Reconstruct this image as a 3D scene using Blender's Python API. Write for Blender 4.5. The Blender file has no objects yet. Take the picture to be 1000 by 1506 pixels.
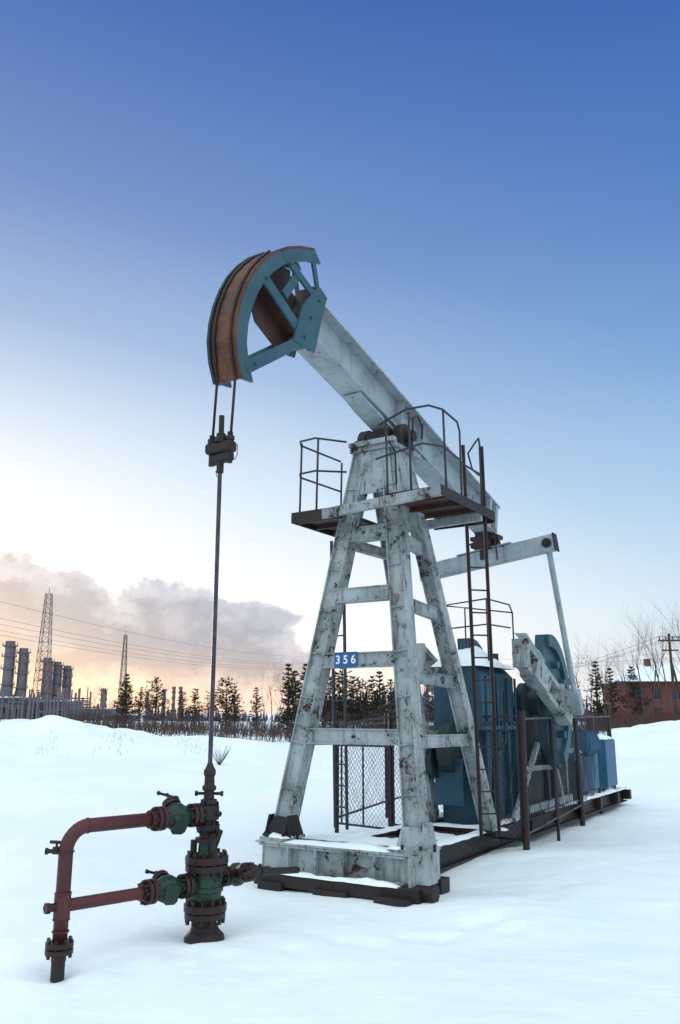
import bpy, math, random
import numpy as np
from mathutils import Vector, Matrix, noise
random.seed(7)
R=math.radians
sc=bpy.context.scene
COL=sc.collection
sc.view_settings.view_transform='Standard'
try: sc.view_settings.look='None'
except Exception: pass
sc.view_settings.exposure=0

# ------------------------------------------------------------------ camera
cam=bpy.data.cameras.new('camera'); camo=bpy.data.objects.new('camera',cam); COL.objects.link(camo)
cam.sensor_fit='HORIZONTAL'; cam.sensor_width=36; cam.lens=45
cam.clip_start=.05; cam.clip_end=9000
camo.location=(0,0,1.8); camo.rotation_euler=(R(103.3),0,0)
sc.camera=camo

# ------------------------------------------------------------------ node helpers
def newmat(name):
    m=bpy.data.materials.new(name); m.use_nodes=True
    nt=m.node_tree; b=nt.nodes['Principled BSDF']
    return m,nt,b
def node(nt,t,**kw):
    n=nt.nodes.new(t)
    for k,v in kw.items(): setattr(n,k,v)
    return n
def setin(nt,sock,v):
    if hasattr(v,'is_output'): nt.links.new(v,sock)
    else: sock.default_value=v
def math_(nt,op,a,b=None,c=None,clamp=False):
    n=node(nt,'ShaderNodeMath',operation=op,use_clamp=clamp)
    setin(nt,n.inputs[0],a)
    if b is not None: setin(nt,n.inputs[1],b)
    if c is not None: setin(nt,n.inputs[2],c)
    return n.outputs[0]
def ramp(nt,fac,pts,interp='LINEAR'):
    n=node(nt,'ShaderNodeValToRGB'); cr=n.color_ramp; cr.interpolation=interp
    def C(c): 
        if not isinstance(c,(tuple,list)): c=(c,c,c)
        return (c[0],c[1],c[2],1)
    cr.elements[0].position=pts[0][0]; cr.elements[0].color=C(pts[0][1])
    cr.elements[-1].position=pts[-1][0]; cr.elements[-1].color=C(pts[-1][1])
    for p,c in pts[1:-1]:
        e=cr.elements.new(p); e.color=C(c)
    setin(nt,n.inputs[0],fac)
    return n.outputs[0]
def mix(nt,f,a,b):
    n=node(nt,'ShaderNodeMix',data_type='RGBA')
    setin(nt,n.inputs[0],f)
    for i,v in ((6,a),(7,b)):
        if isinstance(v,(tuple,list)): v=(v[0],v[1],v[2],1)
        setin(nt,n.inputs[i],v)
    return n.outputs[2]
def noisen(nt,vec,scale,detail=6,rough=.6,dist=0):
    n=node(nt,'ShaderNodeTexNoise'); n.inputs['Scale'].default_value=scale
    n.inputs['Detail'].default_value=detail; n.inputs['Roughness'].default_value=rough
    n.inputs['Distortion'].default_value=dist
    nt.links.new(vec,n.inputs['Vector']); return n.outputs[0]
def smooth(nt,x,lo,hi):
    n=node(nt,'ShaderNodeMapRange',interpolation_type='SMOOTHSTEP')
    setin(nt,n.inputs[0],x); n.inputs[1].default_value=lo; n.inputs[2].default_value=hi
    return n.outputs[0]

def paint(name,base,base2,rust=(.075,.032,.018),dark=(.012,.010,.009),chip=.5,rough=.5,bump=.35,streak=.5,metal=0):
    m,nt,b=newmat(name)
    tc=node(nt,'ShaderNodeTexCoord').outputs['Object']
    mp=node(nt,'ShaderNodeMapping'); mp.inputs['Scale'].default_value=(13,13,1.3); nt.links.new(tc,mp.inputs[0])
    big=noisen(nt,tc,1.7,4,.6); mid=noisen(nt,tc,8,9,.74,.5); fine=noisen(nt,tc,42,6,.7)
    st=noisen(nt,mp.outputs[0],1.0,6,.7)
    col=mix(nt,smooth(nt,big,.35,.65),base,base2)
    stm=math_(nt,'MULTIPLY',smooth(nt,st,.50,.70),streak)
    col=mix(nt,stm,col,tuple(.42*a+.3*r for a,r in zip(base2,rust)))
    s=math_(nt,'ADD',math_(nt,'MULTIPLY',mid,.62),math_(nt,'ADD',math_(nt,'MULTIPLY',fine,.2),math_(nt,'MULTIPLY',big,.3)))
    cm=smooth(nt,s,.76-.2*chip,.79-.2*chip)
    halo=smooth(nt,s,.69-.2*chip,.79-.2*chip)
    col=mix(nt,math_(nt,'MULTIPLY',halo,.4),col,rust)
    ch=mix(nt,smooth(nt,fine,.42,.56),rust,dark)
    col=mix(nt,cm,col,ch)
    nt.links.new(col,b.inputs['Base Color'])
    b.inputs['Metallic'].default_value=metal
    b.inputs['Specular IOR Level'].default_value=.35
    rr=math_(nt,'ADD',math_(nt,'MULTIPLY',cm,.3),math_(nt,'ADD',math_(nt,'MULTIPLY',fine,.25),rough-.1),clamp=True)
    nt.links.new(rr,b.inputs['Roughness'])
    bp=node(nt,'ShaderNodeBump'); bp.inputs['Strength'].default_value=bump; bp.inputs['Distance'].default_value=.01
    hh=math_(nt,'SUBTRACT',math_(nt,'MULTIPLY',fine,.5),cm)
    nt.links.new(hh,bp.inputs['Height']); nt.links.new(bp.outputs[0],b.inputs['Normal'])
    return m
WHITE2=paint('weathered_white_paint_worn',(.36,.40,.41),(.22,.25,.26),chip=.74,streak=.95)
BEAMW=paint('beam_white_paint',(.33,.38,.41),(.25,.30,.33),chip=.52,streak=.6)
TEAL=paint('teal_blue_paint',(.024,.070,.098),(.034,.098,.130),rust=(.07,.04,.025),chip=.5,streak=.6)
BLUE=paint('blue_paint',(.014,.058,.095),(.022,.085,.135),chip=.5,streak=.7)
DARKTEAL=paint('dark_teal_paint',(.010,.024,.030),(.016,.035,.038),chip=.45)
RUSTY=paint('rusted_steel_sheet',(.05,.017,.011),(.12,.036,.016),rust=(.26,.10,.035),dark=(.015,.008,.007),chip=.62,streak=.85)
DECK=paint('rusted_deck_plate',(.034,.015,.013),(.055,.022,.016),rust=(.08,.032,.02),chip=.5,streak=.5)
DARK=paint('dark_oily_steel',(.012,.009,.009),(.026,.016,.013),rust=(.045,.02,.014),chip=.5,rough=.55)
REDP=paint('oxide_red_pipe_paint',(.095,.022,.021),(.060,.017,.018),dark=(.015,.008,.008),rust=(.05,.02,.016),chip=.42,rough=.5,streak=.4)
GREEN=paint('oily_green_paint',(.005,.026,.017),(.010,.050,.030),rust=(.028,.010,.009),chip=.66,rough=.36)
MAROON=paint('maroon_valve_paint',(.040,.009,.010),(.018,.008,.008),rust=(.03,.014,.01),chip=.6,rough=.4)
RAIL=paint('dark_railing_paint',(.020,.024,.038),(.03,.035,.05),chip=.45)
RAILRED=paint('rusty_post_paint',(.035,.011,.012),(.020,.010,.011),chip=.6)
SIGNB=paint('sign_blue_enamel',(.025,.085,.25),(.03,.10,.28),chip=.05,streak=.1)
SIGNW=paint('sign_white_enamel',(.75,.77,.78),(.7,.72,.74),chip=.0,streak=.0)
CONC=paint('plant_concrete',(.15,.13,.15),(.10,.09,.11),chip=.2)
CHIM=paint('chimney_steel',(.16,.155,.19),(.115,.11,.145),chip=.2)
LATT=paint('lattice_steel',(.16,.11,.11),(.2,.14,.14),chip=.2)

def snowmat():
    m,nt,b=newmat('snow')
    tc=node(nt,'ShaderNodeTexCoord').outputs['Object']
    mp=node(nt,'ShaderNodeMapping'); mp.inputs['Scale'].default_value=(1,2.0,1); mp.inputs['Rotation'].default_value=(0,0,.5); nt.links.new(tc,mp.inputs[0])
    big=noisen(nt,tc,.35,5,.55); mid=noisen(nt,mp.outputs[0],.9,8,.52,.3); fine=noisen(nt,tc,70,5,.75)
    col=mix(nt,smooth(nt,big,.3,.7),(.78,.875,.905),(.86,.915,.93))
    nt.links.new(col,b.inputs['Base Color'])
    b.inputs['Roughness'].default_value=.6
    b.inputs['Specular IOR Level'].default_value=.25
    h=math_(nt,'ADD',math_(nt,'MULTIPLY',mid,.13),math_(nt,'MULTIPLY',fine,.005))
    bp=node(nt,'ShaderNodeBump'); bp.inputs['Strength'].default_value=.5; bp.inputs['Distance'].default_value=1.0
    nt.links.new(h,bp.inputs['Height']); nt.links.new(bp.outputs[0],b.inputs['Normal'])
    return m
SNOW=snowmat()
def simple(name,c1,c2,scale=4,rough=.85):
    m,nt,b=newmat(name)
    tc=node(nt,'ShaderNodeTexCoord').outputs['Object']
    n=noisen(nt,tc,scale,6,.65)
    nt.links.new(mix(nt,smooth(nt,n,.35,.65),c1,c2),b.inputs['Base Color'])
    b.inputs['Roughness'].default_value=rough
    b.inputs['Specular IOR Level'].default_value=.2
    return m
NEEDLE=simple('pine_needles',(.014,.020,.013),(.045,.044,.028),1.6)
BARK=simple('bark',(.05,.032,.022),(.09,.06,.045),5)
TWIG=simple('bare_twigs',(.05,.033,.03),(.10,.065,.055),2)
GLASS=simple('window_glass',(.02,.03,.045),(.04,.05,.07),.5,.15)
WIRE=simple('fence_wire',(.015,.015,.02),(.035,.028,.03),5,.5)
LINEM=simple('aged_cable',(.08,.08,.10),(.12,.12,.14),5,.6)
REDF=simple('red_fence_paint',(.12,.022,.02),(.085,.018,.018),2,.7)
def brick():
    m,nt,b=newmat('red_brick')
    tc=node(nt,'ShaderNodeTexCoord').outputs['Object']
    bt=node(nt,'ShaderNodeTexBrick'); bt.inputs['Scale'].default_value=1
    bt.inputs['Brick Width'].default_value=.5; bt.inputs['Row Height'].default_value=.16
    bt.inputs['Color1'].default_value=(.17,.038,.032,1); bt.inputs['Color2'].default_value=(.115,.03,.028,1)
    bt.inputs['Mortar'].default_value=(.15,.09,.08,1); bt.inputs['Mortar Size'].default_value=.015
    cmb=node(nt,'ShaderNodeCombineXYZ'); sp=node(nt,'ShaderNodeSeparateXYZ'); nt.links.new(tc,sp.inputs[0])
    nt.links.new(math_(nt,'ADD',sp.outputs[0],sp.outputs[1]),cmb.inputs[0]); nt.links.new(sp.outputs[2],cmb.inputs[1])
    nt.links.new(cmb.outputs[0],bt.inputs['Vector']); nt.links.new(bt.outputs[0],b.inputs['Base Color'])
    b.inputs['Roughness'].default_value=.9
    return m
BRICK=brick()

# ------------------------------------------------------------------ mesh helpers
import bmesh
class MB:
    def __init__(s): s.v=[]; s.f=[]; s.sm=[]
    def add(s,vs,fs,smooth=False):
        o=len(s.v); s.v+= [tuple(v) for v in vs]; s.f+=[tuple(i+o for i in f) for f in fs]; s.sm+=[smooth]*len(fs)
        return s
    def frame(s,p0,p1,up=(0,0,1)):
        p0=Vector(p0);p1=Vector(p1); d=(p1-p0).normalized(); up=Vector(up)
        if abs(d.dot(up))>.999: up=Vector((0,1,0)) if abs(d.z)>.9 else Vector((0,0,1))
        sx=d.cross(up).normalized(); uy=sx.cross(d).normalized()
        return p0,p1,d,sx,uy
    def beam(s,p0,p1,w,h,up=(0,0,1),bev=.006,w2=None,h2=None):
        p0,p1,d,sx,uy=s.frame(p0,p1,up)
        w2=w if w2 is None else w2; h2=h if h2 is None else h2
        def ring(p,w,h):
            a=w/2;b=h/2;c=min(bev,a*.6,b*.6)
            return [p+sx*x+uy*y for x,y in ((-a+c,-b),(a-c,-b),(a,-b+c),(a,b-c),(a-c,b),(-a+c,b),(-a,b-c),(-a,-b+c))]
        vs=ring(p0,w,h)+ring(p1,w2,h2)
        fs=[(i,(i+1)%8,(i+1)%8+8,i+8) for i in range(8)]+[tuple(range(7,-1,-1)),tuple(range(8,16))]
        return s.add(vs,fs)
    def ibeam(s,p0,p1,w,h,tf=.02,tw=.014,up=(0,0,1)):
        p0,p1,d,sx,uy=s.frame(p0,p1,up)
        a=w/2;b=h/2;c=tw/2
        prof=[(-a,-b),(a,-b),(a,-b+tf),(c,-b+tf),(c,b-tf),(a,b-tf),(a,b),(-a,b),(-a,b-tf),(-c,b-tf),(-c,-b+tf),(-a,-b+tf)]
        vs=[p0+sx*x+uy*y for x,y in prof]+[p1+sx*x+uy*y for x,y in prof]
        n=12
        fs=[(i,(i+1)%n,(i+1)%n+n,i+n) for i in range(n)]+[tuple(range(n-1,-1,-1)),tuple(range(n,2*n))]
        return s.add(vs,fs)
    def cyl(s,p0,p1,r,r2=None,n=12,cap=True,smooth=True):
        p0,p1,d,sx,uy=s.frame(p0,p1)
        r2=r if r2 is None else r2
        vs=[p0+(sx*math.cos(2*math.pi*i/n)+uy*math.sin(2*math.pi*i/n))*r for i in range(n)]
        vs+=[p1+(sx*math.cos(2*math.pi*i/n)+uy*math.sin(2*math.pi*i/n))*r2 for i in range(n)]
        s.add(vs,[(i,(i+1)%n,(i+1)%n+n,i+n) for i in range(n)],smooth)
        if cap: 
            s.add(vs[:n],[tuple(range(n-1,-1,-1))]); s.add(vs[n:],[tuple(range(n))])
        return s
    def path(s,pts,r,n=8):
        pts=[Vector(p) for p in pts]
        rings=[]; prev=None
        for i,p in enumerate(pts):
            a=pts[max(0,i-1)]; b=pts[min(len(pts)-1,i+1)]; d=(b-a).normalized()
            if prev is None:
                up=Vector((0,0,1)) if abs(d.z)<.9 else Vector((0,1,0))
                sx=d.cross(up).normalized()
            else:
                sx=(prev-d*prev.dot(d)).normalized()
            prev=sx; uy=sx.cross(d)
            rings.append([p+(sx*math.cos(2*math.pi*k/n)+uy*math.sin(2*math.pi*k/n))*r for k in range(n)])
        vs=[v for rg in rings for v in rg]
        fs=[(i*n+k,i*n+(k+1)%n,(i+1)*n+(k+1)%n,(i+1)*n+k) for i in range(len(pts)-1) for k in range(n)]
        fs+=[tuple(range(n-1,-1,-1)),tuple(range((len(pts)-1)*n,len(pts)*n))]
        return s.add(vs,fs,True)
    def lathe(s,c,prof,n=20,axis=(0,0,1)):
        c=Vector(c); d=Vector(axis).normalized()
        up=Vector((0,0,1)) if abs(d.z)<.9 else Vector((0,1,0))
        sx=d.cross(up).normalized(); uy=sx.cross(d)
        for (z0,r0),(z1,r1) in zip(prof[:-1],prof[1:]):
            vs=[c+d*z0+(sx*math.cos(2*math.pi*i/n)+uy*math.sin(2*math.pi*i/n))*r0 for i in range(n)]
            vs+=[c+d*z1+(sx*math.cos(2*math.pi*i/n)+uy*math.sin(2*math.pi*i/n))*r1 for i in range(n)]
            s.add(vs,[(i,(i+1)%n,(i+1)%n+n,i+n) for i in range(n)],True)
        return s
    def bolts(s,c,axis,R0,n,r,l,ph=0):
        c=Vector(c); d=Vector(axis).normalized()
        up=Vector((0,0,1)) if abs(d.z)<.9 else Vector((0,1,0))
        sx=d.cross(up).normalized(); uy=sx.cross(d)
        for i in range(n):
            a=2*math.pi*i/n+ph; p=c+(sx*math.cos(a)+uy*math.sin(a))*R0
            s.cyl(p-d*l/2,p+d*l/2,r,n=6,smooth=False)
        return s
    def plate(s,pts,nrm,th):
        n=Vector(nrm).normalized()*th/2; k=len(pts)
        vs=[Vector(p)-n for p in pts]+[Vector(p)+n for p in pts]
        fs=[(i,(i+1)%k,(i+1)%k+k,i+k) for i in range(k)]+[tuple(range(k-1,-1,-1)),tuple(range(k,2*k))]
        return s.add(vs,fs)
    def obj(s,name,mat,parent=None):
        me=bpy.data.meshes.new(name); me.from_pydata(s.v,[],s.f)
        me.polygons.foreach_set('use_smooth',s.sm)
        me.materials.append(mat)
        bm=bmesh.new(); bm.from_mesh(me); bmesh.ops.recalc_face_normals(bm,faces=bm.faces); bm.to_mesh(me); bm.free()
        o=bpy.data.objects.new(name,me); COL.objects.link(o)
        if parent: o.parent=parent
        return o
def empty(name):
    o=bpy.data.objects.new(name,None); COL.objects.link(o); o.empty_display_size=.2; return o

A=Vector((.53,.848,0)); A.normalize(); L=Vector((A.y,-A.x,0)); O=Vector((0,9.31,0))
def M(s,t,z): return O+A*s+L*t+Vector((0,0,z))
Zv=Vector((0,0,1))

# ------------------------------------------------------------------ ground
WELL=(-1.12,7.63); FLOW=(-2.04,6.74)
foot=[]
rf=random.Random(3)
for k in range(11):
    foot.append((-1.5+k*.29+rf.uniform(-.06,.06),6.85+.10*k+(.09 if k%2 else -.09)+rf.uniform(-.05,.05)))
for k in range(7):
    foot.append((1.3+k*.30,8.1+.42*k+(.1 if k%2 else -.1)))
def gh(x,y):
    z=.0
    r=math.hypot(x,y)
    z+=.12*noise.noise((x*.22,y*.22,3.1))*min(1,r/6)
    z+=.05*noise.noise((x*.7,y*.7,7.7))
    if r<45: z+=.010*noise.fractal((x*2.3,y*2.3,1.7),1,2,4)
    def g(cx,cy,w,h): 
        q=((x-cx)**2+(y-cy)**2)/(w*w)
        return h*math.exp(-q) if q<9 else 0
    z+=g(WELL[0],WELL[1],.30,-.10)+g(WELL[0]+.1,WELL[1]-.15,.7,.06)
    z+=g(FLOW[0],FLOW[1],.18,-.06)
    z+=g(2.6,11.2,.9,.08)+g(1.3,8.4,.6,.06)
    if 5<y<12 and -2.5<x<4:
        for fx,fy in foot: z+=g(fx,fy,.13,-.035)+g(fx+.1,fy+.16,.12,.012)
    if y>0:
        az=x/max(y,.01)
        if az<0: Hh=.32+1.22*min(1,max(0,(-az-.03)/.37))**.85
        else: Hh=.30+1.28*min(1,max(0,(az-.20)/.22))
        yr=36+3*noise.noise((x*.06,2.2,0))+ (0 if az<0 else 4)
        d=y-yr
        lump=1+.34*noise.fractal((x*.30,y*.45,9),1,2,5)
        z+=Hh*lump*(math.exp(-(d/4.2)**2) if d<0 else max(.55,math.exp(-(d/7.)**2)))
        z+=.25*min(1,max(0,(abs(az)-.05)/.2))*math.exp(-((y-yr+11)/3.0)**2)*(1+.5*noise.noise((x*.2,y*.2,4)))
    if r>120: z-= min(1.6,(r-120)*.008)
    return z
def ground():
    NA=520; rs=[.4]
    while rs[-1]<4200: rs.append(rs[-1]+max(.055,rs[-1]*.018))
    vs=[];fs=[]
    for r in rs:
        for i in range(NA):
            u=i/NA*2*math.pi; a=u-.6*math.sin(u)
            x=r*math.sin(a); y=4+r*math.cos(a)
            vs.append((x,y,gh(x,y)))
    for j in range(len(rs)-1):
        for i in range(NA):
            k=(i+1)%NA
            fs.append((j*NA+i,j*NA+k,(j+1)*NA+k,(j+1)*NA+i))
    vs.append((0,4,gh(0,4))); c=len(vs)-1
    for i in range(NA): fs.append((c,(i+1)%NA,i))
    m=MB(); m.add(vs,fs,True); return m.obj('snow_ground',SNOW)
gnd=ground()
if gnd.data.polygons[len(gnd.data.polygons)//2].normal.z<0: gnd.data.flip_normals()

def snowcap(m,c0,ax1,ax2,l1,l2,th,seed=0):
    n1=min(max(5,int(l1/.06)),70); n2=min(max(5,int(l2/.05)),30)
    vs=[];fs=[]
    for i in range(n1+1):
        for j in range(n2+1):
            u=i/n1*2-1; v=j/n2*2-1
            e=(1-abs(u)**6)*(1-abs(v)**4)
            p=c0+ax1*u*l1/2+ax2*v*l2/2
            wob=.7+.7*noise.noise((p.x*3+seed,p.y*3,p.z*3))+.25*noise.noise((p.x*11+seed,p.y*11,0))
            edge=.05*noise.noise((p.x*7,p.y*7,seed+2))
            if abs(u)==1: p=p+ax1*edge
            if abs(v)==1: p=p+ax2*edge*.7
            vs.append(p+Vector((0,0,-.004+th*wob*max(0,e)**.5)))
    for i in range(n1):
        for j in range(n2):
            a=i*(n2+1)+j; fs.append((a,a+1,a+n2+2,a+n2+1))
    m.add(vs,fs,True)

# ------------------------------------------------------------------ PUMPJACK
PJ=empty('oil_pumpjack')
FR0,FR1=M(.22,.78,.48),M(.80,.24,4.92)
FL0,FL1=M(.22,-.88,.48),M(.80,-.14,4.92)
RR0,RR1=M(2.85,.47,.36),M(1.15,.22,4.80)
RL0,RL1=M(3.25,-.55,.40),M(1.15,-.14,4.80)
m=MB()
for a,b in ((FR0,FR1),(FL0,FL1)):
    m.ibeam(a,b,.20,.20,.016,.012,up=L)
    m.beam(a,b,.13,.18,up=L,bev=.004)
    for k in range(1,9):   # stiffener welds
        p=a.lerp(b,k/9.0); d=(b-a).normalized(); m.beam(p-d*.006,p+d*.006,.19,.17,up=L,bev=.002)
m.obj('samson_post_front_legs',WHITE2,PJ)
m=MB()
for a,b in ((RR0,RR1),(RL0,RL1)):
    m.ibeam(a,b,.17,.18,.016,.08,up=L)
m.obj('samson_post_rear_legs',WHITE2,PJ)
def at(p0,p1,z):
    t=(z-p0.z)/(p1.z-p0.z); return p0.lerp(p1,t)
m=MB()
for z in (3.86,3.13,2.38,1.55):
    a=at(FL0,FL1,z);b=at(FR0,FR1,z); m.ibeam(a+L*.10-A*.03,b-L*.10-A*.03,.16,.165,.012,.13,up=Zv)
    for q in (a+L*.14,b-L*.14): m.bolts(q-A*.105,A,.045,4,.011,.03,.785)
m.obj('front_crossbars',WHITE2,PJ)
m=MB()
for z in (3.80,3.02,2.2,1.5):
    a=at(FR0,FR1,z);b=at(RR0,RR1,z-.03); m.ibeam(a+A*.10-L*.02,b-A*.10,.09,.14,.012,.06)
for z in (3.80,1.5):
    a=at(FL0,FL1,z);b=at(RL0,RL1,z-.03); m.ibeam(a+A*.10-L*.02,b-A*.10,.09,.12,.012,.06)
m.obj('side_crossbars',WHITE2,PJ)
m=MB()
m.plate([M(.66,-.27,4.93),M(.66,.37,4.93),M(1.32,.37,4.93),M(1.32,-.27,4.93)],Zv,.05)
m.plate([M(.66,-.22,4.36),M(.66,.33,4.36),M(.70,.26,4.90),M(.70,-.16,4.90)],A,.02)
m.beam(M(.66,-.26,4.99),M(.66,.36,4.99),.10,.06)
m.plate([M(.80,.34,4.4),M(1.25,.34,4.4),M(1.15,.31,4.90),M(.84,.31,4.90)],L,.02)
m.bolts(M(.645,.05,4.62),A,.16,8,.014,.03)
m.obj('post_head',WHITE2,PJ)
m=MB()
for t in (-.2,.30):
    m.lathe(M(.98,t-.07,5.10),[(0,0),(0,.15),(.02,.17),(.12,.17),(.14,.15),(.14,0)],18,L)
    m.beam(M(.98,t,4.95),M(.98,t,5.05),.14,.34,up=A)
    m.bolts(M(.98,t,4.99),(0,0,1),.13,4,.02,.1,.7)
m.cyl(M(.98,-.36,5.10),M(.98,.46,5.10),.07,n=16)
m.plate([M(.8,-.12,5.12),M(.8,.2,5.12),M(1.16,.2,5.12),M(1.16,-.12,5.12)],Zv,.14)
m.path([M(.9,.48,5.1),M(.86,.50,5.28),M(1.0,.50,5.34),M(1.12,.50,5.25),M(1.1,.50,5.08)],.012,6)
m.path([M(.62,.30,4.95),M(.55,.42,4.8),M(.6,.40,4.5),M(.7,.36,4.3)],.012,5)
m.obj('saddle_bearing',DARK,PJ)
slope=(4.70-6.01)/(4.40+.80)
def bz(s): return 6.01+slope*(s+.80)
b0=M(-.80,.03,bz(-.80)); b1=M(4.40,.03,bz(4.40))
bd=(b1-b0).normalized(); bu=L.cross(bd)
if bu.z<0: bu=-bu
m=MB()
m.ibeam(b0,b1,.32,.52,.024,.02,up=bu)
for k in (3,4,8):
    p=b0.lerp(b1,.05+k*.115); m.beam(p-bu*.235,p+bu*.235,.012,.26,up=L)
m.plate([M(.2,.03,bz(.2)-.29),M(1.9,.03,bz(1.9)-.29),M(1.6,.03,bz(1.6)-.33),M(.5,.03,bz(.5)-.33)],L,.26)
for k in range(2):
    p=b1-bd*(.10+k*.25); m.plate([p-bu*.24-bd*.04,p-bu*.24+bd*.04,p+bu*.24+bd*.04,p+bu*.24-bd*.04],L,.30)
m.obj('walking_beam',BEAMW,PJ)
m=MB(); snowcap(m,b0.lerp(b1,.55)+bu*.262,bd,L,3.8,.28,.03,seed=21); m.obj('beam_snow',SNOW,PJ)
m=MB()
m.lathe(M(4.22,-.14,4.33),[(0,0),(0,.13),(.28,.13),(.28,0)],18,L)
m.beam(M(4.22,0,4.30),M(4.22,0,4.56),.22,.26,up=A)
m.beam(M(4.22,-.2,4.42),M(4.22,.26,4.42),.2,.06)
m.cyl(M(4.22,-.22,4.33),M(4.22,.24,4.33),.05)
m.beam(M(4.22,0,4.08),M(4.22,0,4.30),.10,.2,up=A)
m.path([M(4.1,.2,4.4),M(4.05,.25,4.2),M(4.15,.22,4.05),M(4.2,.1,4.2)],.012,5)
m.obj('tail_bearing',DARK,PJ)
e0=M(4.22,-1.10,3.96); e1=M(4.22,1.10,4.25)
m=MB(); m.beam(e0,e1,.16,.25,bev=.012)
m.beam(e0.lerp(e1,.3)+Zv*.14,e0.lerp(e1,.7)+Zv*.14,.2,.02)
m.obj('equalizer_beam',BEAMW,PJ)
m=MB()
for e in (e0,e1):
    p=e.lerp(M(4.22,0,4.105),.09)
    m.cyl(p-A*.10,p+A*.10,.072,n=16); m.cyl(p-A*.12,p+A*.12,.035,n=10)
m.beam(e1+(e1-e0).normalized()*.003,e1+(e1-e0).normalized()*.02,.18,.27)
m.obj('equalizer_pins',DARK,PJ)
PR0=M(4.22,1.0,4.16); PR1=M(5.30,.95,1.90)
PL0=M(4.22,-1.0,3.92); PL1=M(5.30,-.95,1.90)
m=MB(); m.cyl(PR0,PR1,.045,n=12); m.cyl(PL0,PL1,.045,n=12)
for a,b in ((PR0,PR1),(PL0,PL1)):
    m.beam(b+(a-b).normalized()*-.12,b+(a-b).normalized()*.25,.14,.16,up=L)
m.obj('pitman_arms',BEAMW,PJ)
# horsehead
cen=(.9,5.2)
def ins(q,w):
    a,b=q; d=math.hypot(cen[0]-a,cen[1]-b); return (a+(cen[0]-a)*w/d,b+(cen[1]-b)*w/d)
prof=[(-2.05,4.86),(-2.13,5.05),(-2.165,5.25),(-2.15,5.45),(-2.10,5.65),(-2.02,5.85),(-1.91,6.05),(-1.76,6.24),(-1.58,6.42),(-1.36,6.58),(-1.12,6.71),(-.84,6.82)]
prof=[ins(q,.03) for q in prof]
prof_in=[ins(q,.16) for q in prof]
n=len(prof)
m=MB()
for t in (.17,-.09):
    for i in range(n-1):
        m.plate([M(a,t,b) for a,b in (prof[i],prof[i+1],prof_in[i+1],prof_in[i])],L,.03)
    def strut(a,b,w,dt=0):
        m.beam(M(a[0],t+dt,a[1]),M(b[0],t+dt,b[1]),.030,w,up=(M(a[0],t,a[1])-M(b[0],t,b[1])).cross(L))
    strut((-1.97,4.99),(-1.00,5.66),.12,.002)
    strut((-.98,5.60),(-.64,6.36),.17,.004)
    strut((-.72,6.28),(-.86,6.76),.07,-.002)
    strut((-1.00,5.70),(-1.78,6.10),.13,-.004)
    strut((-.74,6.22),(-1.42,6.48),.10,.006)
    strut((-1.36,6.02),(-1.12,6.36),.10,-.006)
    m.plate([M(-1.22,t+.0085,5.56),M(-.82,t+.0085,5.58),M(-.60,t+.0085,6.30),M(-.80,t+.0085,6.34),M(-1.06,t+.0085,6.02)],L,.03)
    for q in ((-1.02,5.68),(-.74,6.22),(-.9,5.95),(-1.7,6.05),(-1.3,6.4),(-1.85,5.07)): m.cyl(M(q[0],t,q[1]),M(q[0],t+.045,q[1]),.018,n=6,smooth=False)
for (s_,z_) in ((-1.0,5.60),(-.66,6.36),(-.86,6.74),(-1.87,5.06)):
    m.beam(M(s_,-.09,z_),M(s_,.17,z_),.06,.06)
m.obj('horsehead_frame',TEAL,PJ)
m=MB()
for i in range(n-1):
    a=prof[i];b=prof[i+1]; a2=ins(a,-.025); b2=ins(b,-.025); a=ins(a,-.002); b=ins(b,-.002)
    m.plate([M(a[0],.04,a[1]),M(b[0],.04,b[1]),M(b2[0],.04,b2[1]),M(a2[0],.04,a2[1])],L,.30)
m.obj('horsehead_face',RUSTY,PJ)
m=MB()
for i in range(n-1):
    a=ins(prof[i],-.05);b=ins(prof[i+1],-.05);a2=ins(prof[i],.03);b2=ins(prof[i+1],.03)
    m.plate([M(a[0],-.125,a[1]),M(b[0],-.125,b[1]),M(b2[0],-.125,b2[1]),M(a2[0],-.125,a2[1])],L,.03)
m.obj('horsehead_flange',DARKTEAL,PJ)
m=MB()
m.plate([M(-.96,.04,5.66),M(-.66,.04,6.34),M(-.80,.04,6.38),M(-1.12,.04,5.66)],L,.22)
m.plate([M(-1.80,.0,6.02),M(-1.40,.0,6.42),M(-1.05,.0,6.50),M(-.95,.0,5.72),M(-1.25,.0,5.50),M(-1.62,.0,5.66)],L,.03)
m.plate([M(-1.1,.04,5.70),M(-1.1,.04,5.76),M(-1.75,.04,6.14),M(-1.78,.04,6.08)],L,.22)
m.obj('horsehead_inner_box',DECK,PJ)
wx,wy=WELL
well_s=(Vector((wx,wy,0))-O).dot(A); well_t=(Vector((wx,wy,0))-O).dot(L)
m=MB()
for dt in (-.11,.11):
    pts=[M(well_s,well_t+dt,4.20),M(well_s-.05,.02+dt,4.86)]
    for q in prof[1:9]:
        q2=ins(q,-.040); pts.append(M(q2[0],.04+dt*.9,q2[1]))
    m.path(pts,.013,6)
m.obj('bridle_cables',DARK,PJ)
m=MB()
P=lambda z:Vector((wx,wy,z))
m.beam(P(4.22)-L*.14,P(4.22)+L*.14,.12,.10,up=Zv,bev=.02)
m.beam(P(4.11)-L*.10,P(4.13)+L*.13,.08,.10,up=Zv,bev=.02)
m.cyl(P(4.24),P(4.36),.045); m.cyl(P(4.36),P(4.54),.026)
m.cyl(P(3.98),P(4.12),.034)
m.lathe(P(4.27),[(0,.03),(0,.065),(.05,.065),(.05,.03)],10)
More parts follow.
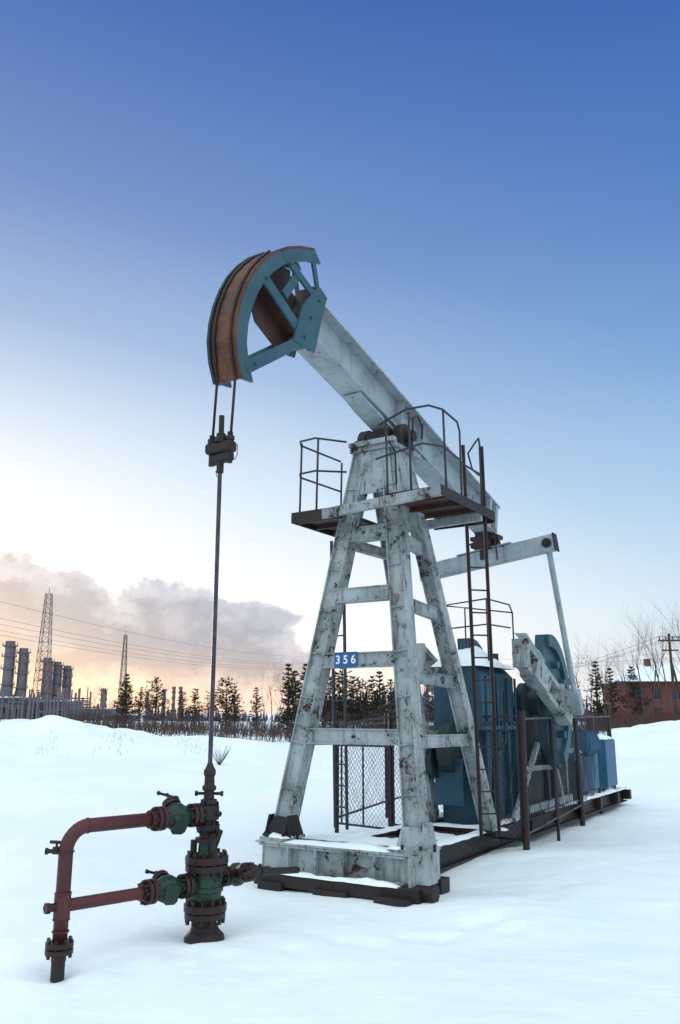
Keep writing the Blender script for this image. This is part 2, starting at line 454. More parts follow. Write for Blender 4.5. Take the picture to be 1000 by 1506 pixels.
for d in (-.11,.11):
    m.cyl(P(4.06)+L*d,P(4.36)+L*d,.026); m.lathe(P(4.28)+L*d,[(0,.02),(0,.042),(.04,.042),(.04,.02)],8)
m.path([P(4.05),P(4.0)-L*.05,P(3.94)-L*.03,P(3.96)],.004,5)
m.path([P(4.25)+L*.15,P(4.22)+L*.20,P(4.12)+L*.2,P(4.08)+L*.17],.004,5)
m.obj('carrier_bar',DARK,PJ)
m=MB(); m.cyl(P(1.25),P(4.4),.020,n=10)
m.obj('polished_rod',simple('polished_rod_steel',(.035,.035,.045),(.07,.07,.085),8,.35),PJ)

# platform decks
m=MB()
def deck(s0,s1,t0,t1,z,th=.05):
    m.plate([M(s0,t0,z),M(s1,t0,z),M(s1,t1,z),M(s0,t1,z)],Zv,th)
deck(.30,1.80,.42,1.10,4.20); deck(.42,1.8,-.92,-.30,4.14)
for s in (.5,.9,1.3,1.7):
    m.beam(M(s,.42,4.15),M(s,1.09,4.15),.04,.06); m.beam(M(s,-.91,4.09),M(s,-.30,4.09),.04,.06)
m.obj('platform_decks',DECK,PJ)
m=MB()
m.beam(M(.34,-.45,4.10),M(.28,1.12,4.16),.05,.12)
m.beam(M(1.45,-.92,4.04),M(1.45,1.10,4.10),.06,.11)
m.obj('platform_supports',WHITE2,PJ)
m=MB()
m.beam(M(.40,-.94,4.12),M(.40,-.32,4.12),.03,.13)
m.beam(M(.40,-.94,4.12),M(1.8,-.94,4.12),.03,.13)
m.beam(M(1.81,.3,4.15),M(1.81,1.12,4.15),.03,.13)
m.beam(M(.28,1.12,4.17),M(1.80,1.12,4.17),.02,.12)
m.obj('platform_edge',DARK,PJ)
m=MB(); snowcap(m,M(1.05,.76,4.226),A,L,1.4,.62,.05); snowcap(m,M(1.1,-.62,4.166),A,L,1.25,.55,.05)
m.obj('platform_snow',SNOW,PJ)
m=MB()
def rail(pts,r=.013): m.path(pts,r,6)
zt,zm=5.12,4.70
rail([M(.55,-.25,zt-.10),M(.42,-.62,zt-.02),M(.44,-.86,zt-.02),M(.55,-.93,zt-.03),M(1.5,-.93,zt+.0)])
rail([M(.55,-.25,zm-.06),M(.42,-.62,zm-.02),M(.44,-.86,zm-.02),M(.55,-.93,zm-.03),M(1.5,-.93,zm)])
for q in ((.42,-.60),(.50,-.90),(1.5,-.93)): rail([M(q[0],q[1],4.14),M(q[0]+.01,q[1]+.015,zt-.02)])
rail([M(.30,.35,zt-.06),M(.30,.70,zt+.06),M(.32,.98,zt+.06),M(.42,1.10,zt+.02),M(.8,1.11,zt-.02),M(.86,1.11,zt-.12),M(.86,1.11,4.2)])
rail([M(.30,.30,zm-.05),M(.30,.90,zm+.04),M(.42,1.10,zm),M(.86,1.11,zm-.05)])
for q in ((.30,.45),(.30,.75),(.45,1.11)): rail([M(q[0],q[1],4.2),M(q[0],q[1]-.015,zt+.02)])
rail([M(1.45,1.11,4.2),M(1.45,1.11,5.02),M(1.5,1.08,5.10),M(1.72,.95,5.14),M(1.86,.78,5.05),M(1.84,.84,4.82),M(1.6,1.02,4.66),M(1.45,1.11,4.62)])
rail([M(.86,1.11,4.62),M(1.45,1.11,4.62)])
m.obj('platform_railings',RAIL,PJ)
m=MB()
def ladder(p0,p1,w,axis,step=.28,ext=0):
    p0=Vector(p0);p1=Vector(p1); d=(p1-p0).normalized(); e=p1+d*ext
    for k in (-.5,.5): m.beam(p0+axis*k*w,e+axis*k*w,.045,.022,up=A)
    n_=int((p1-p0).length/step)
    for i in range(1,n_+1):
        p=p0.lerp(p1,i/(n_+.5)); m.cyl(p-axis*w/2,p+axis*w/2,.011,n=6)
ladder(M(2.55,.60,.32),M(1.55,.98,4.2),.24,(L*.5+A*.5).normalized(),ext=.80)
m.obj('access_ladder',RAILRED,PJ)
m=MB()
ladder(M(2.3,-1.42,.30),M(1.5,-.98,4.05),.26,(L*.8-A*.3).normalized())
m.obj('rear_access_ladder',RAIL,PJ)

# base pedestal
m=MB()
m.ibeam(M(.02,-1.00,.30),M(.02,.80,.30),.16,.26,.02,.03)
m.ibeam(M(.62,-.95,.30),M(.62,.76,.30),.14,.24,.02,.03)
for t in (-.95,-.35,.3,.76):
    m.beam(M(.06,t,.31),M(.60,t,.31),.12,.22)
m.plate([M(-.07,-1.04,.445),M(-.07,.84,.445),M(.14,.84,.445),M(.14,-1.04,.445)],Zv,.02)
for t in (-.88,.78):
    m.plate([M(.0,t-.16,.47),M(.42,t-.16,.47),M(.42,t+.16,.47),M(.0,t+.16,.47)],Zv,.03)
m.plate([M(-.1,.85,.12),M(.55,.85,.12),M(.55,.85,.44),M(-.1,.85,.44)],L,.03)
for t in (-.6,-.25,.1,.45): m.beam(M(-.045,t,.19),M(-.045,t,.42),.10,.014,up=L)
# right foot gussets, white plates
p=M(.22,.78,.486)
for dt in (-.115,.115): m.plate([p+L*dt-A*.18,p+L*dt+A*.2,p+L*dt*1.0+A*.10+Zv*.24,p+L*dt-A*.08+Zv*.24],L,.016)
m.plate([p-A*.125-L*.17,p-A*.125+L*.15,p-A*.10+L*.09+Zv*.20,p-A*.10-L*.12+Zv*.20],A,.014)
m.obj('base_frame',WHITE2,PJ)
m=MB()
p=M(.22,-.88,.486)
m.plate([p-A*.13-L*.19,p-A*.13+L*.20,p-A*.11+L*.14+Zv*.20,p-A*.11-L*.02+Zv*.22],A,.018)
for dt in (-.12,.13): m.plate([p+L*dt-A*.18,p+L*dt+A*.2,p+L*dt+A*.08+Zv*.22,p+L*dt-A*.1+Zv*.22],L,.018)
for t in (-.88,.78): m.bolts(M(.2,t,.49),Zv,.19,6,.016,.07,.4)
m.obj('leg_foot_gussets',DARK,PJ)
m=MB()
m.beam(M(-.06,-.98,.10),M(-.06,.98,.10),.20,.13)
m.beam(M(.6,-1.0,.08),M(.6,.9,.08),.20,.14)
m.cyl(M(-.04,.9,.12),M(-.04,1.06,.12),.07,n=14); m.cyl(M(-.04,1.06,.12),M(-.04,1.10,.12),.085,n=14)
m.beam(M(-.1,.55,.04),M(-.14,.92,.04),.3,.08); m.beam(M(-.05,-.9,.03),M(-.05,-.6,.03),.3,.1); m.beam(M(-.1,-.2,.03),M(-.1,.2,.03),.22,.07)
for t in (-.70,.40):
    m.ibeam(M(.7,t,.19),M(10.6,t-.22,.19),.16,.26,.025,.02)
for s in (1.2,2.0,2.8,3.6,4.8,6.0,7.2,8.4,9.6,10.5):
    m.beam(M(s,-.72,.2),M(s,.36,.2),.14,.18)
m.beam(M(3.25,-.75,.31),M(2.85,.62,.31),.22,.06)
m.obj('skid_beams',DARK,PJ)
m=MB()
snowcap(m,M(.04,-.05,.456),L,A,1.3,.19,.045)
snowcap(m,M(.62,-.08,.423),L,A,1.6,.15,.06,seed=3)
snowcap(m,M(.33,-.62,.37),A,L,.42,.45,.06,seed=6)
snowcap(m,M(.33,.0,.33),A,L,.42,.5,.08,seed=16)
for t in (-.95,.0,.76): snowcap(m,M(.34,t,.425),A,L,.36,.13,.035,seed=t)
snowcap(m,M(-.13,-.1,.165),L,A,1.7,.09,.06,seed=8)
snowcap(m,M(.1,-.83,.486),L,A,.28,.2,.05,seed=9); snowcap(m,M(.06,.62,.486),L,A,.16,.14,.05,seed=19)
snowcap(m,M(1.75,-.15,.18),A,L,2.1,.95,.12,seed=5)
for t in (-.72,.38): 
    snowcap(m,M(2.0,t,.322),A,L,2.4,.16,.04,seed=9)
    snowcap(m,M(7.0,t-.13,.322),A,L,7,.16,.05,seed=11)
snowcap(m,M(3.0,.1,.345),L,A,1.1,.2,.04)
snowcap(m,M(7.6,-.25,.28),A,L,5.6,.9,.10,seed=15)
m.obj('base_snow',SNOW,PJ)
# gearbox and drive
m=MB()
m.beam(M(3.35,-.10,.95),M(4.55,-.12,.95),.62,1.25,bev=.02)
m.beam(M(3.25,-.10,1.98),M(4.50,-.12,1.98),.72,.9,bev=.12)
m.beam(M(3.20,-.10,1.60),M(4.60,-.12,1.60),.84,.06)
for s in (3.4,3.8,4.2,4.5): m.beam(M(s,.24,.4),M(s,.24,1.55),.05,.05,up=A); m.beam(M(s,.27,1.66),M(s,.27,2.3),.03,.04,up=A)
for s in np.linspace(3.3,4.5,9): m.cyl(M(s,.29,1.55),M(s,.29,1.68),.02,n=6)
m.beam(M(3.0,-.35,.9),M(3.0,.05,.9),.03,.6)
m.obj('gearbox_housing',BLUE,PJ)
m=MB(); m.beam(M(3.4,-.11,2.46),M(4.4,-.12,2.46),.50,.12,bev=.05)
m.lathe(M(3.75,-.1,2.5),[(0,.16),(.12,.16),(.14,.1),(.14,0)],14)
m.cyl(M(4.2,.1,2.5),M(4.2,.1,2.66),.05)
m.path([M(3.5,.26,.5),M(3.5,.30,1.2),M(3.9,.32,1.4),M(4.0,.30,2.1)],.02,6)
m.path([M(3.9,.28,.4),M(4.0,.34,.9),M(4.3,.30,1.1)],.016,6)
m.obj('gearbox_cover',DARKTEAL,PJ)
m=MB(); snowcap(m,M(3.9,-.11,2.44),A,L,1.4,.74,.17,seed=2); snowcap(m,M(3.8,-.11,2.55),A,L,.7,.45,.17,seed=4)
m.obj('gearbox_snow',SNOW,PJ)
m=MB()
m.beam(M(4.65,-.15,1.1),M(5.9,-.17,1.1),.7,1.6,bev=.05)
m.lathe(M(4.9,.22,1.95),[(0,0),(0,.30),(.10,.30),(.14,.18),(.3,.18),(.3,0)],22,L)
m.lathe(M(3.12,-.22,1.35),[(0,0),(0,.36),(.16,.36),(.16,0)],26,L)
m.lathe(M(3.02,-.50,1.20),[(0,0),(0,.26),(.2,.26),(.2,0)],22,L)
m.beam(M(5.9,.1,.8),M(7.6,.0,.6),.5,.7,bev=.05)
m.beam(M(4.7,.30,.7),M(5.4,.30,.7),.06,.8); m.beam(M(4.8,.32,1.4),M(5.9,.30,1.25),.10,.12)
m.beam(M(5.5,.34,.4),M(5.5,.34,1.5),.10,.10,up=A)
m.obj('reducer_and_belt_guard',DARKTEAL,PJ)
m=MB()
m.beam(M(3.9,.40,.36),M(4.9,.44,1.35),.06,.09); m.beam(M(6.2,.36,.36),M(5.6,.42,1.3),.06,.09)
m.beam(M(4.4,.42,.45),M(6.6,.36,.45),.07,.10); m.beam(M(4.2,.44,1.02),M(5.9,.42,.98),.05,.07)
m.beam(M(6.6,.3,.35),M(6.6,.3,1.25),.06,.06,up=A); m.beam(M(7.3,.3,.35),M(7.3,.3,1.2),.06,.06,up=A); m.beam(M(6.6,.3,1.2),M(7.3,.3,1.15),.05,.06)
m.obj('drive_bracing',BEAMW,PJ)
for sgn,nm in ((1,'near'),(-1,'far')):
    t=.68 if sgn>0 else -.95
    m=MB()
    for dz in (-.17,.17):
        m.beam(M(3.75,t,2.62+dz),M(5.55,t,1.82+dz),.16,.085)
    for k in range(6):
        f0=k/6; f1=(k+.6)/6
        m.beam(M(3.75+1.8*f0,t,2.62-.8*f0-.16),M(3.75+1.8*f1,t,2.62-.8*f1+.16),.10,.06)
    m.beam(M(3.72,t,2.42),M(3.72,t,2.82),.22,.12,up=A)
    m.beam(M(5.1,t,2.05),M(5.6,t,1.80),.22,.42)
    m.beam(M(4.0,t,2.45),M(4.5,t,2.23),.24,.30)
    m.obj('crank_arm_'+nm,WHITE2,PJ)
    m=MB()
    c=(5.20,1.95); pts=[]
    for k in range(15):
        a=R(100-170*k/14); pts.append(M(c[0]+1.00*math.cos(a)*.80,t-.18*sgn,c[1]+1.05*math.sin(a)))
    pts.append(M(c[0]-.20,t-.18*sgn,c[1]-.6)); pts.append(M(c[0]-.26,t-.18*sgn,c[1]+.5))
    m.plate(pts,L,.14)
    for k in range(14):
        a=R(97-160*k/14); b=R(97-160*(k+1)/14)
        q=[(1.05,a),(1.05,b),(.86,b),(.86,a)]
        m.plate([M(c[0]+rr*math.cos(x)*.79,t-.15*sgn,c[1]+rr*math.sin(x)) for rr,x in q],L,.22)
    for a in (70,30,-10,-50): 
        q=M(c[0]+.62*math.cos(R(a))*.8,t-.06*sgn,c[1]+.62*math.sin(R(a))); m.cyl(q-L*.08,q+L*.06,.06,n=8)
    m.obj('counterweight_'+nm,TEAL,PJ)
m=MB(); snowcap(m,M(4.15,.68,2.72),(A*1.8+Vector((0,0,-.8))).normalized(),L,.9,.16,.03); m.obj('crank_snow',SNOW,PJ)
m=MB()
m.beam(M(7.8,-.1,.75),M(8.9,-.1,.75),.6,.7,bev=.04)
m.cyl(M(8.0,.1,1.25),M(8.6,.1,1.25),.22,n=20)
for k in range(7): m.lathe(M(8.03+k*.09,.1,1.25),[(0,.22),(0,.25),(.03,.25),(.03,.22)],20,A)
m.beam(M(9.3,.0,.85),M(10.0,.0,.85),.5,.9,bev=.03)
m.obj('electric_motor',paint('motor_blue_paint',(.02,.09,.17),(.03,.12,.21),chip=.4,streak=.5),PJ)
m=MB(); snowcap(m,M(8.35,-.1,1.10),A,L,1.05,.56,.1); snowcap(m,M(9.65,.0,1.30),A,L,.7,.48,.1); m.obj('motor_snow',SNOW,PJ)
m=MB()
zb=2.6
rail([M(3.6,-.45,zb+.2),M(3.6,-.45,3.35),M(3.7,.2,3.42),M(4.4,.28,3.40),M(4.6,.25,3.3),M(4.6,.25,2.5)],.012)
rail([M(3.6,-.45,3.0),M(3.7,.2,3.05),M(4.4,.28,3.05)],.012)
rail([M(3.7,.2,2.4),M(3.7,.2,3.42)],.012); rail([M(4.4,-.45,2.4),M(4.4,-.45,3.4),M(3.6,-.45,3.35)],.012)
rail([M(4.4,-.45,3.4),M(4.6,.25,3.3)],.012)
m.obj('service_railing',RAIL,PJ)
a=at(FL0,FL1,2.38);b=at(FR0,FR1,2.38); pc=a.lerp(b,.38)-A*.118
m=MB(); m.plate([pc-L*.15-Zv*.088,pc+L*.15-Zv*.088,pc+L*.15+Zv*.088,pc-L*.15+Zv*.088],A,.01); m.obj('number_plate',SIGNB,PJ)
tx=bpy.data.curves.new('plate_number','FONT'); tx.body='3 5 6'; tx.size=.13; tx.extrude=.002; tx.align_x='CENTER'; tx.align_y='CENTER'; tx.offset=.0025
tx.materials.append(SIGNW); to=bpy.data.objects.new('plate_number',tx); COL.objects.link(to)
rot=Matrix((L,Zv,-A)).transposed().to_4x4(); to.matrix_world=Matrix.Translation(pc-A*.008)@rot
bpy.context.view_layer.update(); to.parent=PJ

# ------------------------------------------------------------------ WELLHEAD
WH=empty('wellhead_christmas_tree')
T=Vector((FLOW[0],FLOW[1],0)); W0=Vector((wx,wy,0))
dF=(T-W0).normalized(); lF=(T-W0).length
m=MB()
def la(z,pr): m.lathe(P(z),pr,24)
la(-.08,[(0,.17),(.06,.17),(.10,.16),(.14,.12),(.19,.10)])
la(.10,[(0,.10),(.06,.10)])
m.obj('conductor_pipe',DARK,WH)
m=MB()
la(.15,[(0,.10),(.0,.17),(.045,.17),(.045,.13)])
la(.205,[(0,.13),(0,.178),(.055,.178),(.062,.12)])
la(.52,[(0,.12),(0,.178),(.045,.178),(.045,.14)])
la(.577,[(0,.14),(0,.182),(.055,.182),(.07,.12),(.07,0)])
m.bolts(P(.205),(0,0,1),.150,12,.016,.19); m.bolts(P(.575),(0,0,1),.152,12,.016,.19)
m.obj('flanges',MAROON,WH)
m=MB()
la(.26,[(0,.115),(.04,.128),(.09,.132),(.10,.145),(.13,.145),(.14,.132),(.2,.13),(.27,.12)])
la(.64,[(0,.10),(.03,.078),(.12,.07)])
m.cyl(P(.39)-A*.1,P(.39)-A*.19,.035); m.cyl(P(.39)-A*.19,P(.39)-A*.22,.045,n=6)
m.obj('casing_head',GREEN,WH)
m=MB()
la(.74,[(0,.07),(0,.105),(.035,.105),(.035,.075),(.06,.07),(.10,.085),(.10,.10),(.14,.10),(.14,.07),(.2,.065)])
la(.92,[(0,.065),(.0,.09),(.04,.095),(.09,.09),(.12,.06)])
la(1.03,[(0,.05),(.02,.07),(.05,.07),(.06,.045),(.12,.042),(.13,.06),(.16,.06),(.17,.045),(.24,.042),(.255,.052),(.29,.052),(.32,.034),(.35,.022)])
m.bolts(P(.86),(0,0,1),.082,8,.012,.09); m.bolts(P(1.0),(0,0,1),.078,6,.012,.07)
for z,ln,ax in ((.97,.13,L),(1.13,.12,(L+A*.5).normalized()),(.80,.15,(L-A*.6).normalized()),(1.04,.11,A)):
    m.cyl(P(z)-ax*ln,P(z)+ax*ln,.013,n=8)
    m.cyl(P(z)+ax*ln*.85,P(z)+ax*ln,.024,n=6,smooth=False); m.cyl(P(z)-ax*ln,P(z)-ax*ln*.85,.024,n=6,smooth=False)
m.cyl(P(.68)+L*.06,P(.84)+L*.13,.03); m.cyl(P(.60)+L*.1-A*.05,P(.80)+L*.10-A*.05,.03); m.cyl(P(.60)-L*.08-A*.08,P(.76)-L*.08-A*.08,.028)
m.cyl(P(.76)+L*.10-A*.05,P(.79)+L*.10-A*.05,.042,n=6,smooth=False)
m.obj('tubing_head_and_stuffing_box',DARK,WH)
def valve(c,ax,mb,mf,mh,l=.30,R0=.095,side=1,up=.55,bs=1.0):
    ax=Vector(ax).normalized(); c=Vector(c); sd=ax.cross(Zv).normalized()
    for k in (-.5,.5):
        q=c+ax*l*k
        mf.lathe(q-ax*.04,[(0,.04),(0,R0),(.033,R0),(.033,.05),(.045,.05),(.045,R0),(.078,R0),(.078,.04)],18,ax)
        mf.bolts(q,ax,R0*.80,8,.011,.135)
    mb.lathe(c-ax*l/2,[(0,.06*bs),(l*.18,.058*bs),(l*.3,.078*bs),(l*.42,.096*bs),(l*.58,.096*bs),(l*.7,.078*bs),(l*.82,.058*bs),(l,.06*bs)],16,ax)
    o=(sd*side*.75+Zv*up-ax*.15).normalized()
    mb.beam(c-o*.10*bs,c+o*.06,.14*bs,.11*bs,up=ax,bev=.025)
    mb.cyl(c+o*.03,c+o*.14,.060*bs,.05*bs,n=14)
    mf.lathe(c+o*.11,[(0,.04),(0,.078),(.025,.078),(.028,.05),(.033,.078),(.055,.078),(.055,.03),(.10,.03),(.10,0)],14,o)
    mf.bolts(c+o*.14,o,.062,6,.009,.09)
    mh.cyl(c+o*.19,c+o*.28,.013,n=8)
    e=c+o*.26; h=(ax*.9+Zv*.25).normalized(); mh.cyl(e-h*.10,e+h*.10,.011,n=8)
    for s_ in (-1,1): mh.cyl(e+h*.085*s_,e+h*.105*s_,.017,n=8)
vb=MB();vf=MB();vh=MB()
zu,zl=.965,.42
valve(W0+dF*.32+Zv*zu,dF,vb,vf,vh,l=.34,side=1,bs=1.15)
vb.cyl(W0+dF*.04+Zv*zu,W0+dF*.16+Zv*zu,.05)
valve(W0+dF*.38+Zv*zl,dF,vb,vf,vh,l=.34,side=1,up=.25,bs=1.1)
vb.cyl(W0+dF*.1+Zv*(zl-.01),W0+dF*.22+Zv*zl,.055)
dR=Vector((.66,.75,0)).normalized()
valve(W0+dR*.34+Zv*.44,dR,vb,vf,vh,l=.26,R0=.08,side=1,up=.2)
vb.cyl(W0+dR*.1+Zv*.43,W0+dR*.22+Zv*.44,.045)
vb.obj('valve_bodies',GREEN,WH); vf.obj('valve_flanges',MAROON,WH); vh.obj('valve_stems',DARK,WH)
m=MB(); m.cyl(W0+dR*.46+Zv*.44,W0+dR*1.1+Zv*.38,.03); m.cyl(W0+dR*.47+Zv*.44,W0+dR*.56+Zv*.44,.055); m.cyl(W0+dR*.62+Zv*.43,W0+dR*.72+Zv*.42,.045,n=6)
m.obj('annulus_line',DARK,WH)
m=MB(); rp=.053
pts=[W0+dF*.50+Zv*zu,T-dF*.17+Zv*zu]
for k in range(1,9):
    a=R(90*k/8); pts.append(T-dF*.17*(1-math.sin(a))+Zv*(zu-.17*(1-math.cos(a))))
pts.append(T+Zv*.05)
m.path(pts,rp,18)
m.cyl(W0+dF*.56+Zv*zl,T-dF*.02+Zv*zl,.046,n=16)
m.cyl(T+Zv*(zl-.09),T+Zv*(zl+.09),.060,n=16)
for z in (zl-.09,zl+.09,zu-.17,.25): m.lathe(T+Zv*(z-.008),[(0,.05),(.004,.064),(.012,.064),(.016,.05)],16)
m.lathe(T-dF*.17+Zv*zu,[(0,.05),(.004,.059),(.012,.059),(.016,.05)],16,dF)
m.obj('flowline_pipe',REDP,WH)
m=MB()
m.lathe(T,[(.10,.05),(.10,.10),(.135,.10),(.135,.055)],18); m.lathe(T,[(.145,.055),(.145,.10),(.18,.10),(.18,.055)],18)
m.bolts(T+Zv*.14,(0,0,1),.082,8,.013,.13)
m.cyl(W0+dF*.52+Zv*zu,W0+dF*.58+Zv*zu,.072); m.cyl(W0+dF*.58+Zv*zl,W0+dF*.62+Zv*zl,.068)
m.cyl(T+dF*.03+Zv*zl,T+dF*.12+Zv*zl,.03); m.cyl(T+dF*.10+Zv*zl,T+dF*.13+Zv*zl,.04,n=6)
m.obj('flowline_flanges',MAROON,WH)
m=MB()
m.cyl(T+Zv*-.09,T+Zv*.10,.05)
g=T+Zv*.80
sx=Vector((-1,-.1,0)).normalized()
m.cyl(g,g+sx*.13,.016); m.cyl(g+sx*.07-Zv*.02,g+sx*.07+Zv*.03,.028); m.cyl(g+sx*.07,g+sx*.07+Zv*.06,.009); m.cyl(g+sx*.03+Zv*.06,g+sx*.12+Zv*.065,.012); m.cyl(g+sx*.13,g+sx*.15,.024)
m.obj('drain_cock',DARK,WH)

# ------------------------------------------------------------------ FENCE
FE=empty('chain_link_fence')
c1=Vector((2.38,11.55,0)); c2=Vector((4.09,15.14,0)); c3=Vector((5.78,18.76,0)); cL=Vector((-.05,14.1,0)); cLb=Vector((2.7,21.5,0))
mw=MB(); mp=MB(); mr=MB()
H=1.80
def post(p,h=H,r=.035,lean=0): mp.cyl((p.x,p.y,-.2),(p.x+lean,p.y,h),r,n=8)
def panel(a,b,z0,z1,pitch=.085):
    d=(b-a); ln=d.length; d=d/ln; hh=z1-z0
    k=-hh
    def sag(x): return .02*math.sin(x*5)+.015*math.sin(x*11)
    nn=Vector((-d.y,d.x,0))
    while k<ln:
        for sg in (0,1):
            x0=max(0,k); zz0=z0+(x0-k); x1=min(ln,k+hh); zz1=z0+(x1-k)
            if x1<=x0: continue
            if sg: q0,q1=(x0,z0+z1-zz0),(x1,z0+z1-zz1)
            else: q0,q1=(x0,zz0),(x1,zz1)
            mw.cyl(a+d*q0[0]+Zv*(q0[1])+nn*sag(q0[0]),a+d*q1[0]+Zv*(q1[1])+nn*sag(q1[0]),.0028,n=3,cap=False)
        k+=pitch
    for z in (z0,z1): mr.beam(a+Zv*z,b+Zv*(z+.01),.03,.03,bev=.003)
    for q in (a+d*.05,b-d*.05): mr.beam(q+Zv*z0,q+Zv*z1,.03,.03,bev=.003)
post(c1,H+.03,.045,.02); post(c2,H+.03,.045,-.03)
post(c3,H+.1,.05,-.04)
mid=c2.lerp(c3,.5); post(mid,H,.03)
pm=c1.lerp(c2,.5); post(pm,H-.1,.025)
for a,b in ((c1,pm),(pm,c2),(c2,mid),(mid,c3)): panel(a,b,.28,1.72,.10)
fm=[cL.lerp(c1,k/3) for k in range(4)]
post(cL,H,.035)
for k in (1,2): post(fm[k],H,.03)
panel(fm[0]+(fm[1]-fm[0])*.05,fm[1],.12,1.30); panel(fm[1],fm[2],.2,1.75); panel(fm[2],fm[3],.2,1.75)
mr.beam(fm[0]+Zv*1.62,fm[1]+Zv*1.75,.03,.03)
mr.beam(fm[0].lerp(fm[1],.5)+Zv*.12,fm[0].lerp(fm[1],.5)+Zv*1.3,.025,.025,up=A)
lb=[cL.lerp(cLb,k/3) for k in range(4)]
for k in (1,2,3): post(lb[k],H,.03)
for k in range(3): panel(lb[k],lb[k+1],.2,1.6,.12)
rb=[c3.lerp(cLb,k/2) for k in range(3)]; post(rb[1])
for k in range(2): panel(rb[k],rb[k+1],.2,1.7,.12)
mw.obj('wire_mesh',WIRE,FE); mp.obj('posts',RAILRED,FE); mr.obj('frames',RAIL,FE)

# ------------------------------------------------------------------ VEGETATION
def pine_mesh(name,h,seed,wid=.24):
    rnd=random.Random(seed); tr=MB(); nd=MB()
    bend=(rnd.uniform(-.03,.03),rnd.uniform(-.03,.03))
    tp=lambda z:Vector((bend[0]*z*z/h,bend[1]*z*z/h,z))
    pts=[tp(h*k/6) for k in range(7)]
    for k in range(6): tr.cyl(pts[k],pts[k+1],.022*h*(1-k/6)+.01,.022*h*(1-(k+1)/6)+.008,n=6,cap=False)
    z=h*rnd.uniform(.08,.2)
    while z<h*.985:
        f=(z/h); rad=h*wid*(1-f)**.62*(1.0 if f>.25 else .8)*rnd.uniform(.7,1.15)+.05
        nb=rnd.randint(4,6)
        a0=rnd.uniform(0,6.28)
        for i in range(nb):
            if rnd.random()<.16: continue
            a=a0+i*6.28/nb+rnd.uniform(-.4,.4); ln=rad*rnd.uniform(.55,1.3); lift=rnd.uniform(.05,.6)+.25*f
            dv=Vector((math.cos(a),math.sin(a),lift)).normalized()
            b0=tp(z); b1=b0+dv*ln
            tr.cyl(b0,b1,.012+.004*h*(1-f),.005,n=4,cap=False)
            nc=max(3,int(ln*10))
            for k in range(nc):
                q=b0.lerp(b1,.3+.75*(k+rnd.random())/nc)+Vector((rnd.uniform(-1,1),rnd.uniform(-1,1),rnd.uniform(-.6,.6)))*ln*.17
                for _ in range(6):
                    sz=rnd.uniform(.10,.22)*(h/5)**.5
                    d1=Vector((rnd.uniform(-1,1),rnd.uniform(-1,1),rnd.uniform(-.3,1))).normalized()*sz
                    d2=Vector((rnd.uniform(-1,1),rnd.uniform(-1,1),rnd.uniform(-1,1))).normalized()*sz*.25
                    nd.add([q-d2,q+d2,q+d1],[(0,1,2)])
        z+=h*.048*rnd.uniform(.8,1.4)
    return tr,nd
def combine(tr,nd,name,m1,m2):
    v=tr.v+nd.v; o=len(tr.v); f=tr.f+[tuple(i+o for i in x) for x in nd.f]
    me=bpy.data.meshes.new(name); me.from_pydata(v,[],f); me.materials.append(m1); me.materials.append(m2)
    me.polygons.foreach_set('material_index',[0]*len(tr.f)+[1]*len(nd.f)); me.update(); return me
pines=[combine(*pine_mesh('pine_tree',5,s,w_),'pine_tree',BARK,NEEDLE) for s,w_ in ((1,.24),(2,.30),(3,.2),(4,.34),(5,.27),(6,.38))]
def K(u,Y): return (u-500)*.000778*Y
def inst(me,name,x,y,sc_,rz,sxy=1):
    o=bpy.data.objects.new(name,me); COL.objects.link(o); o.location=(x,y,gh(x,y)-.1); o.scale=(sc_*sxy,sc_*sxy,sc_); o.rotation_euler=(0,0,rz); return o
for i,(u,Y,hh) in enumerate([(185,62,4.1),(229,80,4.5),(268,85,3.6),(286,75,3.5),(333,66,4.1),(377,70,3.5),(424,58,4.9),(436,56,4.4),(446,64,5.2),(478,60,4.3),(492,64,4.6),(505,62,5.2),(520,66,4.6),(535,70,4.4),(548,64,4.4),(560,60,4.6),(578,66,4.3),(596,62,3.7),(205,95,4.0),(310,100,4.2),(640,80,5),(670,84,5),(842,90,5.2),(880,95,7),(902,88,6),(935,92,6.2),(-60,70,5),(1060,80,7),(1120,90,8),(-140,75,5),(345,80,4),(180,70,3.5)]):
    inst(pines[(i*5+i//3)%6],'pine_tree',K(u,Y),Y,hh/5,i*1.3,sxy=1.15)
def bare_mesh(name,h,seed):
    rnd=random.Random(seed); m=MB()
    def br(p,d,ln,r,lv):
        for k in range(3):
            d2=(d+Vector((rnd.uniform(-1,1),rnd.uniform(-1,1),rnd.uniform(-.4,.6)))*.16).normalized()
            q=p+d2*ln/3; r2=r*.78; m.cyl(p,q,r,r2,n=4 if lv>0 else 5,cap=False)
            if lv<4:
                for _ in range(2):
                    if k==0 and lv==0: continue
                    e=(d2+Vector((rnd.uniform(-1,1),rnd.uniform(-1,1),rnd.uniform(-.2,.7)))*.75).normalized()
                    br(q,e,ln*rnd.uniform(.42,.62),r2*.5,lv+1)
            p,d,r=q,d2,r2
    br(Vector((0,0,0)),Vector((0,0,1)),h*.8,.013*h,0)
    me=bpy.data.meshes.new(name); me.from_pydata(m.v,[],m.f); me.materials.append(TWIG); return me
bares=[bare_mesh('bare_birch_tree',7,s) for s in (11,12,13)]
for i,(u,Y,hh) in enumerate([(400,72,4.2),(410,68,3.6),(388,75,3.4),(855,84,6.2),(868,80,5),(888,90,7),(898,78,5.5),(912,74,5.2),(925,85,6),(948,80,7.5),(962,76,6.8),(972,80,8.2),(985,74,7),(1004,78,8),(1020,76,7),(1050,80,8),(620,90,6),(350,90,3.8),(240,95,3.8),(455,88,4.4),(-30,80,5),(140,78,3)]):
    inst(bares[i%3],'bare_birch_tree',K(u,Y),Y,hh/7,i*2.1)
